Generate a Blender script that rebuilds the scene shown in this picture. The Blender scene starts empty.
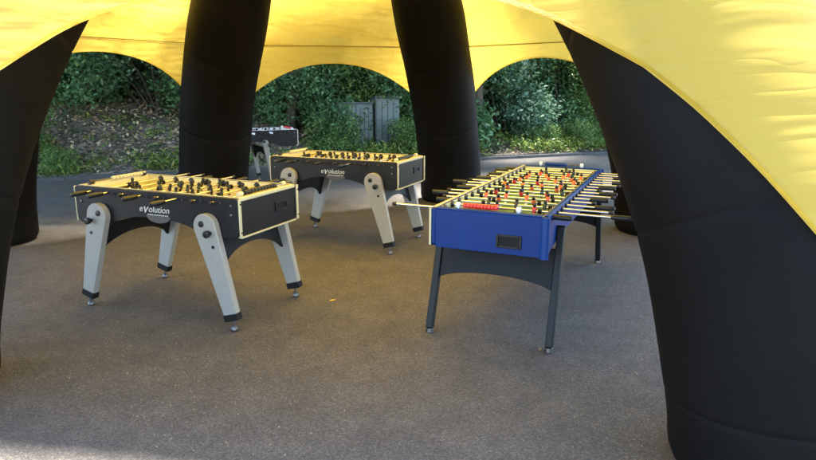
import bpy, math, random
import numpy as np
from mathutils import Vector, Matrix, Euler

scn = bpy.context.scene
COL = scn.collection
PI = math.pi

# ------------------------------------------------------------------ camera
CAM_H, CAM_PITCH, CAM_ROLL = 1.5826, 0.2261, 0.0028
cd = bpy.data.cameras.new('camera')
cd.sensor_width = 36.0
cd.lens = 626.62 / 816 * 36
cd.clip_start = 0.05
cd.clip_end = 600
cam = bpy.data.objects.new('camera', cd)
COL.objects.link(cam)
cam.matrix_world = Matrix.Translation((0, 0, CAM_H)) @ Matrix.Rotation(PI / 2 - CAM_PITCH, 4, 'X') @ Matrix.Rotation(CAM_ROLL, 4, 'Z')
scn.camera = cam

# ------------------------------------------------------------------ sky, sun, exposure
SUN_EL, SUN_AZ = math.radians(70.5), math.radians(38)     # azimuth from +Y towards +X
SKY_STRENGTH = 0.10
SUN_STRENGTH = 4.6
EXPOSURE = 3.6
world = bpy.data.worlds.new('World')
scn.world = world
world.use_nodes = True
wn = world.node_tree.nodes
wl = world.node_tree.links
wn.clear()
sky = wn.new('ShaderNodeTexSky')
sky.sky_type = 'NISHITA'
sky.sun_disc = False
sky.sun_elevation = SUN_EL
sky.sun_rotation = SUN_AZ
sky.dust_density = 0.2
sky.ozone_density = 2.4
bg = wn.new('ShaderNodeBackground')
bg.inputs['Strength'].default_value = SKY_STRENGTH
wo = wn.new('ShaderNodeOutputWorld')
wl.new(sky.outputs[0], bg.inputs[0])
wl.new(bg.outputs[0], wo.inputs[0])

sd = bpy.data.lights.new('sun', 'SUN')
sd.energy = SUN_STRENGTH
sd.angle = math.radians(9)
sd.color = (1.0, 0.96, 0.91)
sun = bpy.data.objects.new('sun', sd)
COL.objects.link(sun)
sdir = Vector((math.sin(SUN_AZ) * math.cos(SUN_EL), math.cos(SUN_AZ) * math.cos(SUN_EL), math.sin(SUN_EL)))
sun.rotation_euler = sdir.to_track_quat('Z', 'Y').to_euler()
sun.location = sdir * 40

scn.view_settings.view_transform = 'Standard'
scn.view_settings.look = 'None'
scn.view_settings.gamma = 1
scn.view_settings.use_curve_mapping = False
scn.view_settings.exposure = EXPOSURE

rng = random.Random(7)
nrg = np.random.default_rng(11)

# ------------------------------------------------------------------ materials
def newmat(name):
    m = bpy.data.materials.new(name)
    m.use_nodes = True
    nt = m.node_tree
    return m, nt, nt.nodes['Principled BSDF'], nt.nodes['Material Output']

def N(nt, kind, **kw):
    n = nt.nodes.new(kind)
    for k, v in kw.items():
        if k in n.inputs:
            n.inputs[k].default_value = v
        else:
            setattr(n, k, v)
    return n

def ramp(nt, fac, stops, interp='LINEAR'):
    r = nt.nodes.new('ShaderNodeValToRGB')
    r.color_ramp.interpolation = interp
    e = r.color_ramp.elements
    while len(e) < len(stops):
        e.new(0.5)
    for i, (p, c) in enumerate(stops):
        e[i].position = p
        e[i].color = (*c, 1) if len(c) == 3 else c
    nt.links.new(fac, r.inputs[0])
    return r.outputs[0]

def mix(nt, fac, a, b, mode='MIX'):
    m = nt.nodes.new('ShaderNodeMix')
    m.data_type = 'RGBA'
    m.blend_type = mode
    for sock, v in ((m.inputs[0], fac), (m.inputs[6], a), (m.inputs[7], b)):
        if hasattr(v, 'is_linked'):
            nt.links.new(v, sock)
        elif isinstance(v, (int, float)):
            sock.default_value = v
        else:
            sock.default_value = (*v, 1)
    return m.outputs[2]

def simple(name, col, rough=0.5, metal=0.0, var=0.12, scale=9.0, bump=0.0, bscale=60.0, spec=0.5):
    """base colour with gentle wear mottling and roughness variation"""
    m, nt, b, out = newmat(name)
    tc = N(nt, 'ShaderNodeTexCoord')
    n1 = N(nt, 'ShaderNodeTexNoise', Scale=scale, Detail=5.0, Roughness=0.6)
    nt.links.new(tc.outputs['Object'], n1.inputs['Vector'])
    lo = tuple(c * (1 - var) for c in col)
    hi = tuple(min(1, c * (1 + var)) for c in col)
    nt.links.new(ramp(nt, n1.outputs['Fac'], [(0.3, lo), (0.7, hi)]), b.inputs['Base Color'])
    rr = N(nt, 'ShaderNodeMapRange')
    rr.inputs['To Min'].default_value = max(0.02, rough - 0.1)
    rr.inputs['To Max'].default_value = min(1, rough + 0.1)
    nt.links.new(n1.outputs['Fac'], rr.inputs['Value'])
    nt.links.new(rr.outputs[0], b.inputs['Roughness'])
    b.inputs['Metallic'].default_value = metal
    b.inputs['Specular IOR Level'].default_value = spec
    if bump:
        n2 = N(nt, 'ShaderNodeTexNoise', Scale=bscale, Detail=4.0)
        nt.links.new(tc.outputs['Object'], n2.inputs['Vector'])
        bp = N(nt, 'ShaderNodeBump', Strength=bump, Distance=0.01)
        nt.links.new(n2.outputs['Fac'], bp.inputs['Height'])
        nt.links.new(bp.outputs[0], b.inputs['Normal'])
    return m

def asphalt_mat():
    m, nt, b, out = newmat('asphalt')
    tc = N(nt, 'ShaderNodeTexCoord')
    P = tc.outputs['Object']
    def noise(scale, detail=4.0, rough=0.6):
        n = N(nt, 'ShaderNodeTexNoise', Scale=scale, Detail=detail, Roughness=rough)
        nt.links.new(P, n.inputs['Vector'])
        return n.outputs['Fac']
    v = N(nt, 'ShaderNodeTexVoronoi', Scale=140.0)
    nt.links.new(P, v.inputs['Vector'])
    sep = N(nt, 'ShaderNodeSeparateColor')
    nt.links.new(v.outputs['Color'], sep.inputs[0])
    stones = ramp(nt, sep.outputs[0], [(0.0, (0.054, 0.047, 0.0405)), (0.45, (0.078, 0.068, 0.058)), (0.8, (0.104, 0.091, 0.077)), (0.95, (0.122, 0.106, 0.086)), (1.0, (0.16, 0.137, 0.104))])
    big = ramp(nt, noise(0.55, 6.0, 0.62), [(0.3, (0.82, 0.82, 0.83)), (0.5, (0.98, 0.98, 0.98)), (0.72, (1.16, 1.13, 1.08))])
    mid = ramp(nt, noise(4.5, 5.0, 0.7), [(0.3, (0.8, 0.8, 0.8)), (0.7, (1.18, 1.17, 1.15))])
    c = mix(nt, 1.0, stones, big, 'MULTIPLY')
    c = mix(nt, 1.0, c, mid, 'MULTIPLY')
    # worn pale dust streaks
    dust = ramp(nt, noise(1.7, 8.0, 0.75), [(0.56, (0, 0, 0)), (0.74, (0.45, 0.45, 0.45))])
    c = mix(nt, dust, c, (0.115, 0.100, 0.081))
    # dark oil stains with their own outline
    st = ramp(nt, noise(0.9, 3.0, 0.5), [(0.26, (0.5, 0.5, 0.5)), (0.34, (0, 0, 0))])
    c = mix(nt, st, c, (0.055, 0.051, 0.047))
    nt.links.new(c, b.inputs['Base Color'])
    b.inputs['Roughness'].default_value = 0.82
    b.inputs['Specular IOR Level'].default_value = 0.4
    bp = N(nt, 'ShaderNodeBump', Strength=0.55, Distance=0.006)
    nt.links.new(v.outputs['Distance'], bp.inputs['Height'])
    nt.links.new(bp.outputs[0], b.inputs['Normal'])
    return m

def soil_mat():
    m, nt, b, out = newmat('leafy_soil')
    tc = N(nt, 'ShaderNodeTexCoord')
    P = tc.outputs['Object']
    v = N(nt, 'ShaderNodeTexVoronoi', Scale=19.0)
    nt.links.new(P, v.inputs['Vector'])
    sep = N(nt, 'ShaderNodeSeparateColor')
    nt.links.new(v.outputs['Color'], sep.inputs[0])
    lit = ramp(nt, sep.outputs[0], [(0.0, (0.055, 0.043, 0.03)), (0.4, (0.12, 0.094, 0.067)), (0.7, (0.2, 0.16, 0.12)), (1.0, (0.3, 0.25, 0.19))])
    n = N(nt, 'ShaderNodeTexNoise', Scale=1.4, Detail=5.0)
    nt.links.new(P, n.inputs['Vector'])
    g = ramp(nt, n.outputs['Fac'], [(0.5, (0, 0, 0)), (0.65, (1, 1, 1))])
    c = mix(nt, g, lit, (0.035, 0.055, 0.018))
    nt.links.new(c, b.inputs['Base Color'])
    b.inputs['Roughness'].default_value = 0.95
    bp = N(nt, 'ShaderNodeBump', Strength=0.8, Distance=0.03)
    nt.links.new(v.outputs['Distance'], bp.inputs['Height'])
    nt.links.new(bp.outputs[0], b.inputs['Normal'])
    return m

def leaf_mat(name, cols, trans=0.3, rough=0.45):
    m, nt, b, out = newmat(name)
    g = N(nt, 'ShaderNodeNewGeometry')
    tc = N(nt, 'ShaderNodeTexCoord')
    n = N(nt, 'ShaderNodeTexNoise', Scale=2.2, Detail=2.0)
    nt.links.new(tc.outputs['Object'], n.inputs['Vector'])
    c1 = ramp(nt, g.outputs['Random Per Island'], [(i / (len(cols) - 1), c) for i, c in enumerate(cols)])
    tint = ramp(nt, n.outputs['Fac'], [(0.35, (2.0, 2.1, 1.9)), (0.65, (2.9, 2.75, 2.2))])
    c = mix(nt, 1.0, c1, tint, 'MULTIPLY')
    nt.links.new(c, b.inputs['Base Color'])
    b.inputs['Roughness'].default_value = rough
    tr = N(nt, 'ShaderNodeBsdfTranslucent')
    nt.links.new(c, tr.inputs['Color'])
    ms = N(nt, 'ShaderNodeMixShader')
    ms.inputs[0].default_value = trans
    nt.links.new(b.outputs[0], ms.inputs[1])
    nt.links.new(tr.outputs[0], ms.inputs[2])
    nt.links.new(ms.outputs[0], out.inputs['Surface'])
    return m

def canopy_mat(name, col, tcol, trans=0.5):
    m, nt, b, out = newmat(name)
    uv = N(nt, 'ShaderNodeUVMap')
    def wr(sx, sy, scale, detail, dist=0.0, rot=0.0):
        mp = N(nt, 'ShaderNodeMapping')
        mp.inputs['Scale'].default_value = (sx, sy, 1)
        mp.inputs['Rotation'].default_value = (0, 0, rot)
        nt.links.new(uv.outputs[0], mp.inputs[0])
        n = N(nt, 'ShaderNodeTexNoise', Scale=scale, Detail=detail, Distortion=dist)
        nt.links.new(mp.outputs[0], n.inputs['Vector'])
        return n.outputs['Fac']
    w1 = wr(1.0, 3.2, 1.1, 3.0, 0.6)
    w2 = wr(0.7, 4.5, 1.3, 2.0, 0.5, 0.45)
    w3 = wr(0.8, 3.6, 1.2, 2.0, 0.5, -0.6)
    a = N(nt, 'ShaderNodeMath', operation='ADD')
    nt.links.new(w1, a.inputs[0]); nt.links.new(w2, a.inputs[1])
    a2 = N(nt, 'ShaderNodeMath', operation='ADD')
    nt.links.new(a.outputs[0], a2.inputs[0]); nt.links.new(w3, a2.inputs[1])
    cr = []
    for sx, sy, sc, rot in ((1.0, 1.6, 1.5, 0.5), (1.3, 1.0, 1.9, -0.7), (0.6, 2.4, 2.4, 0.15)):
        f = wr(sx, sy, sc, 2.0, 0.4, rot)
        m1 = N(nt, 'ShaderNodeMath', operation='SUBTRACT'); m1.inputs[1].default_value = 0.5
        nt.links.new(f, m1.inputs[0])
        m2 = N(nt, 'ShaderNodeMath', operation='ABSOLUTE'); nt.links.new(m1.outputs[0], m2.inputs[0])
        m3 = N(nt, 'ShaderNodeMath', operation='POWER'); m3.inputs[1].default_value = 0.6
        nt.links.new(m2.outputs[0], m3.inputs[0])
        cr.append(m3.outputs[0])
    c1 = N(nt, 'ShaderNodeMath', operation='ADD'); nt.links.new(cr[0], c1.inputs[0]); nt.links.new(cr[1], c1.inputs[1])
    c2 = N(nt, 'ShaderNodeMath', operation='ADD'); nt.links.new(c1.outputs[0], c2.inputs[0]); nt.links.new(cr[2], c2.inputs[1])
    bp0 = N(nt, 'ShaderNodeBump', Strength=0.26, Distance=0.05)
    nt.links.new(c2.outputs[0], bp0.inputs['Height'])
    bp = N(nt, 'ShaderNodeBump', Strength=0.42, Distance=0.07)
    nt.links.new(a2.outputs[0], bp.inputs['Height'])
    nt.links.new(bp0.outputs[0], bp.inputs['Normal'])
    b.inputs['Base Color'].default_value = (*col, 1)
    b.inputs['Roughness'].default_value = 0.5
    b.inputs['Specular IOR Level'].default_value = 0.35
    nt.links.new(bp.outputs[0], b.inputs['Normal'])
    tr = N(nt, 'ShaderNodeBsdfTranslucent')
    tr.inputs['Color'].default_value = (*tcol, 1)
    nt.links.new(bp.outputs[0], tr.inputs['Normal'])
    ms = N(nt, 'ShaderNodeMixShader')
    ms.inputs[0].default_value = trans
    nt.links.new(b.outputs[0], ms.inputs[1])
    nt.links.new(tr.outputs[0], ms.inputs[2])
    nt.links.new(ms.outputs[0], out.inputs['Surface'])
    return m

def black_fabric():
    m, nt, b, out = newmat('black_tent_fabric')
    tc = N(nt, 'ShaderNodeTexCoord')
    n = N(nt, 'ShaderNodeTexNoise', Scale=2.3, Detail=5.0, Roughness=0.55)
    nt.links.new(tc.outputs['Object'], n.inputs['Vector'])
    nt.links.new(ramp(nt, n.outputs['Fac'], [(0.3, (0.0044, 0.004, 0.0036)), (0.7, (0.0068, 0.006, 0.0053))]), b.inputs['Base Color'])
    b.inputs['Roughness'].default_value = 0.6
    b.inputs['Specular IOR Level'].default_value = 0.07
    mp = N(nt, 'ShaderNodeMapping')
    mp.inputs['Scale'].default_value = (1, 1, 3.5)
    nt.links.new(tc.outputs['Object'], mp.inputs[0])
    n2 = N(nt, 'ShaderNodeTexNoise', Scale=1.6, Detail=4.0, Distortion=0.6)
    nt.links.new(mp.outputs[0], n2.inputs['Vector'])
    bp = N(nt, 'ShaderNodeBump', Strength=0.15, Distance=0.04)
    nt.links.new(n2.outputs['Fac'], bp.inputs['Height'])
    n3 = N(nt, 'ShaderNodeTexNoise', Scale=260.0, Detail=2.0)
    nt.links.new(tc.outputs['Object'], n3.inputs['Vector'])
    bp2 = N(nt, 'ShaderNodeBump', Strength=0.25, Distance=0.003)
    nt.links.new(n3.outputs['Fac'], bp2.inputs['Height'])
    nt.links.new(bp.outputs[0], bp2.inputs['Normal'])
    nt.links.new(bp2.outputs[0], b.inputs['Normal'])
    return m

def pitch_mat(name, c1, c2, line, stripes):
    """playing surface: mown stripes across, in object space"""
    m, nt, b, out = newmat(name)
    tc = N(nt, 'ShaderNodeTexCoord')
    w = N(nt, 'ShaderNodeTexWave', Scale=stripes)
    nt.links.new(tc.outputs['Object'], w.inputs['Vector'])
    c = ramp(nt, w.outputs['Fac'], [(0.45, c1), (0.55, c2)])
    n = N(nt, 'ShaderNodeTexNoise', Scale=14.0, Detail=3.0)
    nt.links.new(tc.outputs['Object'], n.inputs['Vector'])
    c = mix(nt, 1.0, c, ramp(nt, n.outputs['Fac'], [(0.3, (0.9, 0.9, 0.9)), (0.7, (1.08, 1.08, 1.08))]), 'MULTIPLY')
    nt.links.new(c, b.inputs['Base Color'])
    b.inputs['Roughness'].default_value = 0.35
    return m

M = dict(
    asphalt=asphalt_mat(), soil=soil_mat(),
    kerb=simple('concrete_kerb', (0.06, 0.056, 0.053), 0.9, var=0.25, scale=6, bump=0.4, bscale=90),
    black=black_fabric(),
    canopy=canopy_mat('yellow_canopy_fabric', (0.88, 0.59, 0.095), (0.97, 0.63, 0.095), 0.56),
    hem=canopy_mat('yellow_hem_fabric', (0.75, 0.50, 0.04), (0.60, 0.36, 0.02), 0.55),
    stitch=simple('brown_seam_thread', (0.36, 0.22, 0.02), 0.8),
    charcoal=simple('charcoal_laminate', (0.0115, 0.011, 0.0115), 0.45, var=0.15, scale=3, spec=0.22),
    apron=simple('charcoal_board', (0.0088, 0.0084, 0.008), 0.55, spec=0.2),
    cream=simple('cream_edging', (0.52, 0.46, 0.27), 0.4, var=0.06),
    cream_in=simple('cream_wall', (0.74, 0.64, 0.30), 0.35, var=0.06),
    legpale=simple('pale_grey_leg', (0.25, 0.236, 0.205), 0.45, var=0.06, scale=3),
    rubber=simple('black_rubber', (0.006, 0.006, 0.006), 0.6, spec=0.2),
    plastic=simple('black_plastic', (0.010, 0.0095, 0.009), 0.38, spec=0.35),
    chrome=simple('chrome_steel', (0.15, 0.145, 0.14), 0.4, metal=1.0, var=0.05),
    brass=simple('steel_rod', (0.56, 0.52, 0.43), 0.24, metal=1.0, var=0.05),
    pitch_y=pitch_mat('yellow_pitch', (0.62, 0.52, 0.16), (0.68, 0.57, 0.20), (1, 1, 1), 3.2),
    pitch_g=pitch_mat('green_pitch', (0.03, 0.11, 0.02), (0.085, 0.19, 0.045), (1, 1, 1), 2.3),
    blue=simple('blue_laminate', (0.0025, 0.023, 0.125), 0.42, var=0.08, scale=3, spec=0.2),
    blue_edge=simple('blue_edge_strip', (0.006, 0.036, 0.165), 0.36, var=0.05, spec=0.25),
    darkleg=simple('dark_grey_steel_leg', (0.010, 0.0097, 0.0092), 0.5, spec=0.25),
    red=simple('red_plastic', (0.62, 0.03, 0.02), 0.35, var=0.05),
    orange=simple('orange_plastic', (0.72, 0.13, 0.03), 0.4, var=0.05),
    skin=simple('skin_plastic', (0.5, 0.26, 0.13), 0.45),
    whitep=simple('white_plastic', (0.78, 0.76, 0.72), 0.4, var=0.04),
    pink=simple('pink_plastic', (0.5, 0.06, 0.3), 0.4),
    dkgreen=simple('dark_green_plastic', (0.02, 0.035, 0.02), 0.4),
    logo=simple('pale_grey_print', (0.5, 0.5, 0.46), 0.5, var=0.03),
    badge=simple('dark_grey_disc', (0.05, 0.05, 0.05), 0.35),
    sheet=simple('grey_green_sheet_metal', (0.085, 0.108, 0.097), 0.5, var=0.2, scale=2.5),
    sheet_dk=simple('dark_green_sheet_metal', (0.035, 0.045, 0.04), 0.55, var=0.2),
    bark=simple('bark', (0.075, 0.055, 0.04), 0.9, var=0.35, scale=12, bump=0.6, bscale=30),
    leafA=leaf_mat('dark_glossy_leaves', [(0.022, 0.05, 0.026), (0.038, 0.078, 0.038), (0.052, 0.10, 0.046), (0.075, 0.135, 0.065)]),
    leafB=leaf_mat('mid_green_leaves', [(0.035, 0.065, 0.022), (0.052, 0.092, 0.028), (0.075, 0.12, 0.036), (0.10, 0.15, 0.05)]),
    leafC=leaf_mat('bluish_green_leaves', [(0.03, 0.06, 0.042), (0.048, 0.09, 0.06), (0.068, 0.118, 0.08), (0.11, 0.165, 0.125)]),
    grass=leaf_mat('weeds_and_grass', [(0.03, 0.055, 0.015), (0.055, 0.09, 0.02), (0.09, 0.13, 0.03), (0.17, 0.16, 0.045)]),
    litter=leaf_mat('dry_leaves', [(0.085, 0.06, 0.04), (0.15, 0.108, 0.074), (0.21, 0.156, 0.108), (0.30, 0.24, 0.175)], 0.1, 0.8),
    grit=leaf_mat('grit_crumbs', [(0.06, 0.05, 0.035), (0.09, 0.075, 0.05), (0.12, 0.10, 0.06), (0.17, 0.14, 0.085)], 0.05, 0.8),
    yleaf=simple('yellow_leaf', (0.62, 0.42, 0.03), 0.6),
    bleaf=simple('brown_leaf', (0.28, 0.15, 0.05), 0.7),
)

# ------------------------------------------------------------------ mesh helpers
class MB:
    def __init__(self):
        self.v, self.f, self.uv = [], [], None
    def add(self, vs, fs):
        o = len(self.v)
        self.v += [tuple(p) for p in vs]
        self.f += [tuple(i + o for i in f) for f in fs]
        return self
    def box(self, x0, x1, y0, y1, z0, z1):
        return self.add([(x0, y0, z0), (x1, y0, z0), (x1, y1, z0), (x0, y1, z0), (x0, y0, z1), (x1, y0, z1), (x1, y1, z1), (x0, y1, z1)],
                        [(3, 2, 1, 0), (4, 5, 6, 7), (0, 1, 5, 4), (1, 2, 6, 5), (2, 3, 7, 6), (3, 0, 4, 7)])
    def hexa(self, bottom, top):
        return self.add(list(bottom) + list(top), [(3, 2, 1, 0), (4, 5, 6, 7), (0, 1, 5, 4), (1, 2, 6, 5), (2, 3, 7, 6), (3, 0, 4, 7)])
    def tube(self, pts, rad, n=12, cap=True):
        pts = [Vector(p) for p in pts]
        if isinstance(rad, (int, float)):
            rad = [rad] * len(pts)
        vs, fs = [], []
        up = None
        for i, p in enumerate(pts):
            t = (pts[min(i + 1, len(pts) - 1)] - pts[max(i - 1, 0)]).normalized()
            if up is None:
                up = Vector((0, 0, 1)) if abs(t.z) < 0.9 else Vector((1, 0, 0))
            a = (up - t * up.dot(t)).normalized()
            b = t.cross(a)
            up = a
            for k in range(n):
                g = 2 * PI * k / n
                vs.append(p + (a * math.cos(g) + b * math.sin(g)) * rad[i])
        for i in range(len(pts) - 1):
            for k in range(n):
                fs.append((i * n + k, i * n + (k + 1) % n, (i + 1) * n + (k + 1) % n, (i + 1) * n + k))
        if cap:
            fs.append(tuple(reversed(range(n))))
            fs.append(tuple(range((len(pts) - 1) * n, len(pts) * n)))
        return self.add(vs, fs)
    def prism(self, outline, d0, d1, axis='y', shear=None):
        """outline of (a, b) pairs extruded from d0 to d1; axis y: (a, d, b); axis x: (d, a, b)"""
        n = len(outline)
        mk = (lambda a, b, d: (a, d, b)) if axis == 'y' else (lambda a, b, d: (d, a, b))
        vs = [mk(a, b, d0) for a, b in outline] + [mk(a, b, d1) for a, b in outline]
        fs = [tuple(range(n)), tuple(reversed(range(n, 2 * n)))]
        fs += [(i, i + n, (i + 1) % n + n, (i + 1) % n) for i in range(n)]
        return self.add(vs, fs)
    def ball(self, c, r, n=10, m=7, sz=1.0):
        vs, fs = [(c[0], c[1], c[2] - r * sz)], []
        for i in range(1, m):
            a = PI * i / m - PI / 2
            for k in range(n):
                g = 2 * PI * k / n
                vs.append((c[0] + r * math.cos(a) * math.cos(g), c[1] + r * math.cos(a) * math.sin(g), c[2] + r * sz * math.sin(a)))
        vs.append((c[0], c[1], c[2] + r * sz))
        for k in range(n):
            fs.append((0, 1 + (k + 1) % n, 1 + k))
            for i in range(m - 2):
                fs.append((1 + i * n + k, 1 + i * n + (k + 1) % n, 1 + (i + 1) * n + (k + 1) % n, 1 + (i + 1) * n + k))
            fs.append((len(vs) - 1, 1 + (m - 2) * n + k, 1 + (m - 2) * n + (k + 1) % n))
        return self.add(vs, fs)
    def mesh(self, name, mat, smooth=None):
        me = bpy.data.meshes.new(name)
        me.from_pydata(self.v, [], self.f)
        me.validate()
        if mat is not None:
            me.materials.append(mat)
        import bmesh
        bm = bmesh.new(); bm.from_mesh(me)
        bmesh.ops.recalc_face_normals(bm, faces=bm.faces)
        bm.to_mesh(me); bm.free()
        if smooth:
            me.shade_smooth()
            if smooth < 179:
                me.set_sharp_from_angle(angle=math.radians(smooth))
        return me
    def build(self, name, mat, parent=None, smooth=40, bevel=0.0):
        return link(name, self.mesh(name, mat, smooth), parent, bevel)

def link(name, me, parent=None, bevel=0.0):
    o = bpy.data.objects.new(name, me)
    COL.objects.link(o)
    if parent is not None:
        o.parent = parent
    if bevel:
        b = o.modifiers.new('bevel', 'BEVEL')
        b.width = bevel; b.segments = 2; b.limit_method = 'ANGLE'; b.angle_limit = math.radians(50)
        b.harden_normals = False
    return o

def tag(o, label=None, cat=None, group=None, kind=None):
    if label: o['label'] = label
    if cat: o['category'] = cat
    if group: o['group'] = group
    if kind: o['kind'] = kind
    return o

def empty(name, loc, rz=0.0):
    o = bpy.data.objects.new(name, None)
    o.empty_display_size = 0.2
    COL.objects.link(o)
    o.location = loc
    o.rotation_euler = (0, 0, rz)
    return o

def kids(o):
    return [c for c in ALL() if c.parent is o]

def ALL():
    return list(COL.objects)

def copy_tree(o):
    table = {}
    for c in ALL():
        if c.parent is not None:
            table.setdefault(c.parent.name, []).append(c)
    def rec(s, parent):
        c = s.copy()
        COL.objects.link(c)
        if parent is not None:
            c.parent = parent
        for ch in table.get(s.name, []):
            rec(ch, c)
        return c
    return rec(o, None)

# ------------------------------------------------------------------ ground, kerb, bank
KO = np.array([-4.7, 11.0]); KD = np.array([0.919, 0.394]); KN = np.array([-0.394, 0.919])
def sn(s, n):
    p = KO + KD * s + KN * n
    return float(p[0]), float(p[1])

g = MB()
g.add([(-150, -150, 0), (150, -150, 0), (150, 150, 0), (-150, 150, 0)], [(0, 1, 2, 3)])
tag(g.build('asphalt_ground', M['asphalt'], smooth=None), kind='structure')

k = MB()
s = -30.0
while s < 40:
    L = 0.9
    q = []
    for (ss, nn) in ((s + 0.004, 0.0), (s + L - 0.004, 0.0), (s + L - 0.004, 0.15), (s + 0.004, 0.15)):
        q.append(sn(ss, nn))
    dz = rng.uniform(-0.006, 0.006)
    k.hexa([(x, y, -0.05) for x, y in q], [(x, y, 0.06 + dz) for x, y in q])
    s += L
tag(k.build('kerb', M['kerb'], smooth=None, bevel=0.012), kind='structure')

def hash2(a, b):
    return math.sin(a * 1.7 + 0.6) * math.cos(b * 1.3 - 0.4) * 0.5 + math.sin(a * 3.9 + b * 2.7) * 0.25 + math.sin(a * 8.1 - b * 6.3) * 0.1

def bank_h(s, n):
    w = 1 / (1 + math.exp(-(s - 4.2) * 1.1))            # 0 at left (steep bank), 1 at right (flat verge)
    slope = 0.36 * (1 - w) + 0.16 * w
    base = 0.07 + slope * max(0.0, n - 0.25)
    if n > 5:
        base += (n - 5) * 0.35
    return base + hash2(s, n) * 0.09 * min(1, n / 1.0)

b = MB()
ss = np.concatenate([np.arange(-34, -8, 2.0), np.arange(-8, 18, 0.22), np.arange(18, 44, 2.0)])
nn = np.concatenate([np.arange(0.15, 5, 0.22), np.arange(5, 16, 0.9)])
vs = []
for n_ in nn:
    for s_ in ss:
        x, y = sn(s_, n_)
        vs.append((x, y, bank_h(s_, n_)))
W_ = len(ss)
fs = [(j * W_ + i, j * W_ + i + 1, (j + 1) * W_ + i + 1, (j + 1) * W_ + i) for j in range(len(nn) - 1) for i in range(W_ - 1)]
b.add(vs, fs)
tag(b.build('bank', M['soil'], smooth=180), kind='structure')

# ------------------------------------------------------------------ inflatable tent
TC_, THA, TNN, TR0, TR1 = np.array([-0.5106, 5.1361]), 3.911, 1.639, 0.4275, 0.4095
FEET = dict(R=((2.767, 6.874), -0.12), CR=((0.61, 8.85), 0.043), CL=((-2.499, 7.975), 0.029),
            L=((-4.31, 6.301), 0.44), FL=((-2.63, 3.018), -0.145), FR=((1.615, 2.36), -0.001))
def centre(key, T):
    f, lean = np.array(FEET[key][0]), FEET[key][1]
    th = np.asarray(T) * PI / 2
    R = np.clip(np.cos(th), 0, 1) ** (2 / TNN)
    Z = THA * np.sin(th) ** (2 / TNN)
    a = f - TC_
    perp = np.array([-a[1], a[0]])
    P = TC_ + a * R[:, None] + perp * (lean * (1 - R) * R)[:, None]
    tp = np.clip((np.asarray(T) - 0.42) / 0.4, 0, 1)
    return np.c_[P, Z], (1 - 0.62 * tp * tp * (3 - 2 * tp)) * 1.0 * (TR0 + (TR1 - TR0) * np.asarray(T) + (0.06 if key == 'FR' else 0.0))

TT = np.linspace(0, 0.995, 241)
def frame(key):
    P, rad = centre(key, TT)
    tg = np.gradient(P, axis=0)
    tg /= np.linalg.norm(tg, axis=1)[:, None]
    a = np.r_[np.array(FEET[key][0]) - TC_, 0]
    a /= np.linalg.norm(a)
    n = a - (tg @ a)[:, None] * tg
    n /= np.linalg.norm(n, axis=1)[:, None] + 1e-9
    return P, rad, tg, n
FR_ = {k_: frame(k_) for k_ in FEET}

tent = empty('inflatable_tent', (float(TC_[0]), float(TC_[1]), 0))
tag(tent, 'large inflatable tent with six fat black legs and a yellow fabric roof', 'tent')
toff = Vector((float(TC_[0]), float(TC_[1]), 0))

SEAMS = (0.088, 0.23, 0.385, 0.54, 0.7)
def build_leg(key):
    P, rad, tg, n = FR_[key]
    ts = sorted(set(np.round(np.concatenate([[0, 0.004, 0.008, 0.013, 0.02, 0.028, 0.037, 0.048], np.linspace(0.06, 0.93, 62)] + [[t_ + d for d in (-0.006, -0.003, -0.0012, 0, 0.0012, 0.003, 0.006)] for t_ in SEAMS]), 5)))
    mb = MB()
    nseg = 40
    vs, fs = [], []
    ph = rng.uniform(0, 6)
    for t in ts:
        p = np.array([np.interp(t, TT, P[:, i]) for i in range(3)])
        tt = np.array([np.interp(t, TT, tg[:, i]) for i in range(3)]); tt /= np.linalg.norm(tt)
        nn_ = np.array([np.interp(t, TT, n[:, i]) for i in range(3)]); nn_ -= tt * (nn_ @ tt); nn_ /= np.linalg.norm(nn_)
        bb = np.cross(tt, nn_)
        r = np.interp(t, TT, rad)
        z = p[2]
        hr = 0.10                                             # rounded foot
        if z < hr:
            r = r - 0.055 * (1 - math.sqrt(max(0.0, 1 - ((hr - z) / hr) ** 2)))
        dent = max(math.exp(-((t - s_) / 0.0022) ** 2) for s_ in SEAMS)
        r -= 0.005 * dent
        if z < 0.5:                                           # low down the tube stands upright
            w = 1 - z / 0.5
            tt2 = tt * (1 - w) + np.array([0, 0, 1]) * w; tt2 /= np.linalg.norm(tt2)
            nn_ = nn_ - tt2 * (nn_ @ tt2); nn_ /= np.linalg.norm(nn_); bb = np.cross(tt2, nn_)
        for i in range(nseg):
            a = 2 * PI * i / nseg
            rr = r * (1 + 0.006 * math.sin(3 * a + 5 * t * 6 + ph) + 0.005 * math.sin(2 * a - t * 37 + ph))
            q = p + (nn_ * math.cos(a) + bb * math.sin(a)) * rr
            q[2] = max(q[2], 0.0 if t == 0 else 0.003)
            vs.append((q[0] - toff.x, q[1] - toff.y, q[2]))
    for j in range(len(ts) - 1):
        for i in range(nseg):
            fs.append((j * nseg + i, j * nseg + (i + 1) % nseg, (j + 1) * nseg + (i + 1) % nseg, (j + 1) * nseg + i))
    fs.append(tuple(range(nseg)))
    fs.append(tuple(range((len(ts) - 1) * nseg, len(ts) * nseg)))
    mb.add(vs, fs)
    leg = mb.build('leg', M['black'], tent, smooth=180)
    return leg
for k_ in FEET:
    build_leg(k_)

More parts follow.
